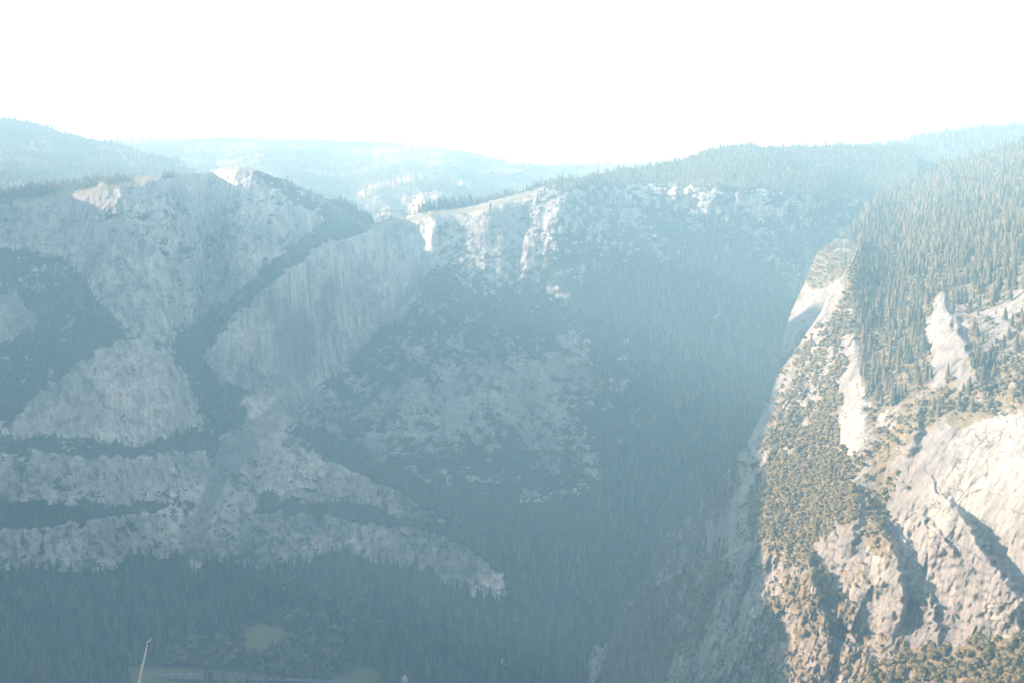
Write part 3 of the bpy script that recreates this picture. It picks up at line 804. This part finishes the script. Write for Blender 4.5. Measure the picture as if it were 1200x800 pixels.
# ================================================================== dead trunk at lower left
def tube(pts, rad, n=8):
    v = []; f = []
    pts = np.array(pts, float)
    for i, p in enumerate(pts):
        d = pts[min(i + 1, len(pts) - 1)] - pts[max(i - 1, 0)]; d /= np.linalg.norm(d)
        u = np.cross(d, (0.2, 1, 0.1)); u /= np.linalg.norm(u); w = np.cross(d, u)
        for k in range(n): v.append(p + rad[i] * (u * math.cos(6.283 * k / n) + w * math.sin(6.283 * k / n)))
    for i in range(len(pts) - 1):
        for k in range(n): f.append((i * n + k, i * n + (k + 1) % n, i * n + n + (k + 1) % n, i * n + n + k))
    v.append(pts[0]); v.append(pts[-1]); q = len(v)
    for k in range(n):
        f.append((q - 2, (k + 1) % n, k, k)); e = (len(pts) - 1) * n
        f.append((q - 1, e + k, e + (k + 1) % n, e + (k + 1) % n))
    return v, [t for t in f]


def at(px, py, h):
    x, y, t = ray(px, py); return np.array([x * h, y * h, CAMZ + t * h])


M_SNAG = plain('weathered_wood', (0.62, 0.60, 0.57), .85, 2.0, .25)
SD = 290.0
base = at(157.5, 840, SD)
gz = CAMZ - 1.75 - SD * .56 - 8
root = bpy.data.objects.new('dead_tree', None); col.objects.link(root)
pts_px = [(172.6, 752.5), (172.0, 757), (170.2, 766), (168.6, 773), (166.4, 781), (164.6, 791), (163.0, 800), (160.5, 815)]
pts = [at(a, b, SD) for a, b in pts_px]
foot = pts[-1] + (pts[-1] - pts[-2]) * 1.4; foot[2] = gz
foot[0] = pts[-1][0] - (pts[-1][2] - gz) * .14
pts = [foot] + pts[::-1]
root.location = foot
rad = [.36, .3, .27, .25, .235, .215, .2, .175, .15]
def quads_to_obj(name, v, f, mat, parent):
    me = bpy.data.meshes.new(name)
    ff = [tuple(dict.fromkeys(q)) for q in f]
    me.from_pydata([tuple(np.array(p) - foot) for p in v], [], ff); me.update(); me.materials.append(mat)
    o = bpy.data.objects.new(name, me); col.objects.link(o); o.parent = parent; return o
v, f = tube(pts, rad); quads_to_obj('trunk', v, f, M_SNAG, root)
v, f = tube([at(172.4, 753.2, SD), at(174.0, 751.0, SD), at(175.6, 749.6, SD), at(177.4, 747.8, SD)], [.16, .19, .16, .05]); quads_to_obj('broken_top', v, f, M_SNAG, root)
v, f = tube([at(172.2, 754.2, SD), at(174.2, 753.8, SD), at(175.4, 752.6, SD)], [.14, .22, .06]); quads_to_obj('branch', v, f, plain('charred_wood', (.07, .065, .06), .9, 2), root)
for (a, b, c, d) in ((170, 767, 172.8, 767.6), (167.8, 775.5, 169.8, 777.5), (166.5, 780.5, 163.9, 778.6), (164.9, 789.5, 168.2, 792), (165.9, 783, 169.3, 780.6)):
    v, f = tube([at(a, b, SD), at((a + c) / 2, (b + d) / 2 + .3, SD + .2), at(c, d, SD + .3)], [.06, .045, .015], 6); quads_to_obj('branch', v, f, M_SNAG, root)
tag(root, 'thin bleached dead tree trunk with a broken hooked top, leaning at lower left', 'dead tree')

# ================================================================== road, parked cars, boulders
r0 = on_valley(150, 793.2); zf = A.P[np.argmin(np.abs(A.py - 793)), np.argmin(np.abs(A.px - 190))][2]
def floor_pt(px, py):
    x, y, t = ray(px, py); h = (zf - CAMZ) / t; return np.array([x * h, y * h, zf])
def ribbon(name, pts, w, mat, dz):
    pts = np.array(pts); L = []
    for i in range(len(pts)):
        d = pts[min(i + 1, len(pts) - 1)] - pts[max(i - 1, 0)]; d /= np.linalg.norm(d); nn = np.array([-d[1], d[0], 0])
        zt = lambda p: p
        L += [pts[i] + nn * w / 2 + [0, 0, dz], pts[i] - nn * w / 2 + [0, 0, dz]]
    f = [(2 * i, 2 * i + 1, 2 * i + 3, 2 * i + 2) for i in range(len(pts) - 1)]
    return mesh_obj(name, L, f, mat)
road = ribbon('road', [floor_pt(60, 792.3), floor_pt(120, 793), floor_pt(160, 793.3), floor_pt(200, 793.4), floor_pt(232, 793.6), floor_pt(300, 795), floor_pt(420, 799)], 11.0, plain('asphalt', (.16, .16, .165), .9, .3), .9)
tag(road, kind='structure')
lot = ribbon('car_park', [floor_pt(164, 789.9), floor_pt(200, 790.1), floor_pt(232, 790.3)], 8.0, plain('gravel', (.26, .25, .23), .9, .4), .85)
tag(lot, kind='structure')
M_GLASS = plain('dark_glass', (.03, .035, .04), .15, 1, .05); M_TYRE = plain('tyre', (.02, .02, .02), .9, 1, .1)
paints = {n: plain('paint_' + n, c, .35, .2, .04) for n, c in (('white', (.8, .8, .8)), ('silver', (.5, .51, .53)), ('red', (.35, .04, .03)), ('grey', (.18, .19, .2)), ('blue', (.06, .1, .2)))}


def prism(name, prof, w, mat, parent, inset=0.0):
    n = len(prof); v = [(x, -w / 2 + (inset if z > 1.0 else 0), z) for x, z in prof] + [(x, w / 2 - (inset if z > 1.0 else 0), z) for x, z in prof]
    f = [tuple(range(n - 1, -1, -1)), tuple(range(n, 2 * n))] + [(i, (i + 1) % n, n + (i + 1) % n, n + i) for i in range(n)]
    me = bpy.data.meshes.new(name); me.from_pydata(v, [], f); me.update(); me.materials.append(mat)
    o = bpy.data.objects.new(name, me); col.objects.link(o); o.parent = parent; return o


def car(p, yaw, paint, label):
    e = bpy.data.objects.new('parked_car', None); col.objects.link(e); e.location = p; e.rotation_euler = (0, 0, yaw)
    tag(e, label, 'car', 'cars parked beside the valley road')
    prism('body', [(-2.2, .35), (2.2, .35), (2.25, .7), (2.1, .88), (1.1, .98), (.45, 1.0), (-1.7, 1.0), (-2.2, .95)], 1.8, paints[paint], e)
    prism('windows', [(.95, .985), (.35, 1.4), (-1.35, 1.42), (-2.0, .985)], 1.7, M_GLASS, e, .12)
    prism('roof', [(.4, 1.4), (.3, 1.47), (-1.3, 1.49), (-1.45, 1.41)], 1.5, paints[paint], e, .02)
    for sx in (-1.35, 1.4):
        for sy in (-.82, .82):
            v, f = tube([(sx, sy - .12, .34), (sx, sy + .12, .34)], [.34, .34], 10)
            me = bpy.data.meshes.new('wheel'); me.from_pydata([tuple(q) for q in v], [], [tuple(dict.fromkeys(q)) for q in f]); me.update(); me.materials.append(M_TYRE)
            o = bpy.data.objects.new('wheel', me); col.objects.link(o); o.parent = e
    return e


for px, py, yaw, paint, label in ((177.6, 790.0, .9, 'white', 'white parked car nearest the dead trunk, at the left end of the row'),
                                  (183.3, 789.7, .1, 'white', 'white parked car second from the dead trunk in the roadside row'),
                                  (190.5, 790.0, 1.2, 'grey', 'dark grey car parked in the middle gap of the roadside row'),
                                  (202.0, 789.8, .5, 'white', 'white car parked just left of the dark blue car'),
                                  (206.0, 790.0, 1.3, 'blue', 'dark blue car parked between a white and a silver car'),
                                  (211.2, 789.8, .4, 'silver', 'silver car parked just right of the dark blue car'),
                                  (217.0, 790.1, 1.1, 'red', 'dark red car parked between the silver car and a lone white one'),
                                  (222.4, 789.8, .2, 'white', 'lone white car parked near the right end of the row'),
                                  (228.4, 790.3, 1.0, 'silver', 'silver car parked at the far right end of the row')):
    p = floor_pt(px, py); p[2] += .86
    car(p, yaw, paint, label)

M_ROCK = plain('boulder_rock', (.6, .58, .55), .9, .4, .2)
def boulder(px, py, s, label, seed):
    p = on_valley(px, py); IV, IF = ico()
    import bmesh
    bm = bmesh.new(); bmesh.ops.create_icosphere(bm, subdivisions=4, radius=1)
    r = np.random.default_rng(seed)
    co = np.array([v.co for v in bm.verts]); n = fbm(co[:, 0] * 1.6 + seed, co[:, 1] * 1.6, co[:, 2] * 1.6, 4, seed)
    for v, k in zip(bm.verts, n): v.co = v.co * (0.55 + .9 * float(k))
    for v in bm.verts: v.co.x *= s[0]; v.co.y *= s[1]; v.co.z *= s[2]
    me = bpy.data.meshes.new('boulder'); bm.to_mesh(me); bm.free(); me.materials.append(M_ROCK)
    o = bpy.data.objects.new('boulder', me); col.objects.link(o); o.location = (p[0], p[1], p[2] + s[2] * .8)
    tag(o, label, 'boulder'); return o
boulder(586.5, 783, (7, 6, 11), 'tall pale boulder in the dark forest, left of a smaller one', 3)
boulder(595, 784.5, (7, 6, 7), 'squat pale boulder in the dark forest, right of a taller one', 4)
boulder(475, 803, (7, 6, 11), 'pale boulder among dark trees at the bottom edge, left of two others', 5)

# ================================================================== haze, sky, sun
HAZE_TOP = 15 + max(float((o.matrix_basis.translation.z if o.type == 'EMPTY' else max(q[2] for q in o.bound_box))) for o in col.objects if o.type in ('MESH', 'EMPTY') and o.parent is None)
print('haze top', HAZE_TOP)
hx = np.array([(x, y, z) for z in (-41.5, HAZE_TOP) for y in (-1000, 22000) for x in (-21500, 21500)], float)
hz = mesh_obj('haze', hx, [(0, 2, 3, 1), (4, 5, 7, 6), (0, 1, 5, 4), (2, 6, 7, 3), (0, 4, 6, 2), (1, 3, 7, 5)], None)
m = bpy.data.materials.new('haze'); m.use_nodes = True; nt = m.node_tree; nt.nodes.clear()
o = nt.nodes.new('ShaderNodeOutputMaterial'); vol = nt.nodes.new('ShaderNodeVolumePrincipled')
vol.inputs['Color'].default_value = (0.37, 0.71, 0.955, 1)
vol.inputs['Absorption Color'].default_value = (1, 1, 1, 1)
vol.inputs['Density'].default_value = 1 / 4300
vol.inputs['Anisotropy'].default_value = 0.0
nt.links.new(vol.outputs[0], o.inputs['Volume']); hz.data.materials.append(m)
tag(hz, kind='stuff')

SUN_EL = R_(18.0)
SUN_AZ = R_(-84.0)          # from straight ahead (+y) towards the left
sx, sy, sz = math.sin(SUN_AZ) * math.cos(SUN_EL), math.cos(SUN_AZ) * math.cos(SUN_EL), math.sin(SUN_EL)
sd = bpy.data.lights.new('sun', 'SUN'); sd.energy = 5.0; sd.angle = R_(.5); sd.color = (1.0, .975, .94)
so = bpy.data.objects.new('sun', sd); col.objects.link(so)
from mathutils import Vector
so.rotation_euler = Vector((sx, sy, sz)).to_track_quat('Z', 'Y').to_euler()
so.location = (-3000, 1000, 3000)

w = bpy.data.worlds.new('World'); scene.world = w; w.use_nodes = True
nt = w.node_tree; nt.nodes.clear()
o = nt.nodes.new('ShaderNodeOutputWorld'); bg = nt.nodes.new('ShaderNodeBackground'); sk = nt.nodes.new('ShaderNodeTexSky')
sk.sky_type = 'NISHITA'; sk.sun_disc = False; sk.sun_elevation = SUN_EL; sk.sun_rotation = SUN_AZ
sk.altitude = 1500; sk.dust_density = 1.0
vmx = nt.nodes.new('ShaderNodeMix'); vmx.data_type = 'RGBA'; vmx.blend_type = 'MIX'; vmx.inputs[0].default_value = 0.6
vmx.inputs[7].default_value = (3.9, 4.0, 4.1, 1)      # thin white overcast over the clear sky
nt.links.new(sk.outputs[0], vmx.inputs[6]); nt.links.new(vmx.outputs[2], bg.inputs[0]); bg.inputs[1].default_value = 0.09
nt.links.new(bg.outputs[0], o.inputs[0])

scene.view_settings.view_transform = 'Standard'; scene.view_settings.look = 'None'
scene.view_settings.exposure = 1.4; scene.view_settings.gamma = 1.0; scene.view_settings.use_curve_mapping = False
c = scene.cycles
c.use_denoising = True; c.denoising_prefilter = 'ACCURATE'; c.denoising_input_passes = 'RGB_ALBEDO_NORMAL'; c.max_bounces = 8; c.diffuse_bounces = 2; c.glossy_bounces = 1; c.transmission_bounces = 2; c.volume_bounces = 2; c.transparent_max_bounces = 8
c.use_adaptive_sampling = True; c.adaptive_threshold = 0.01
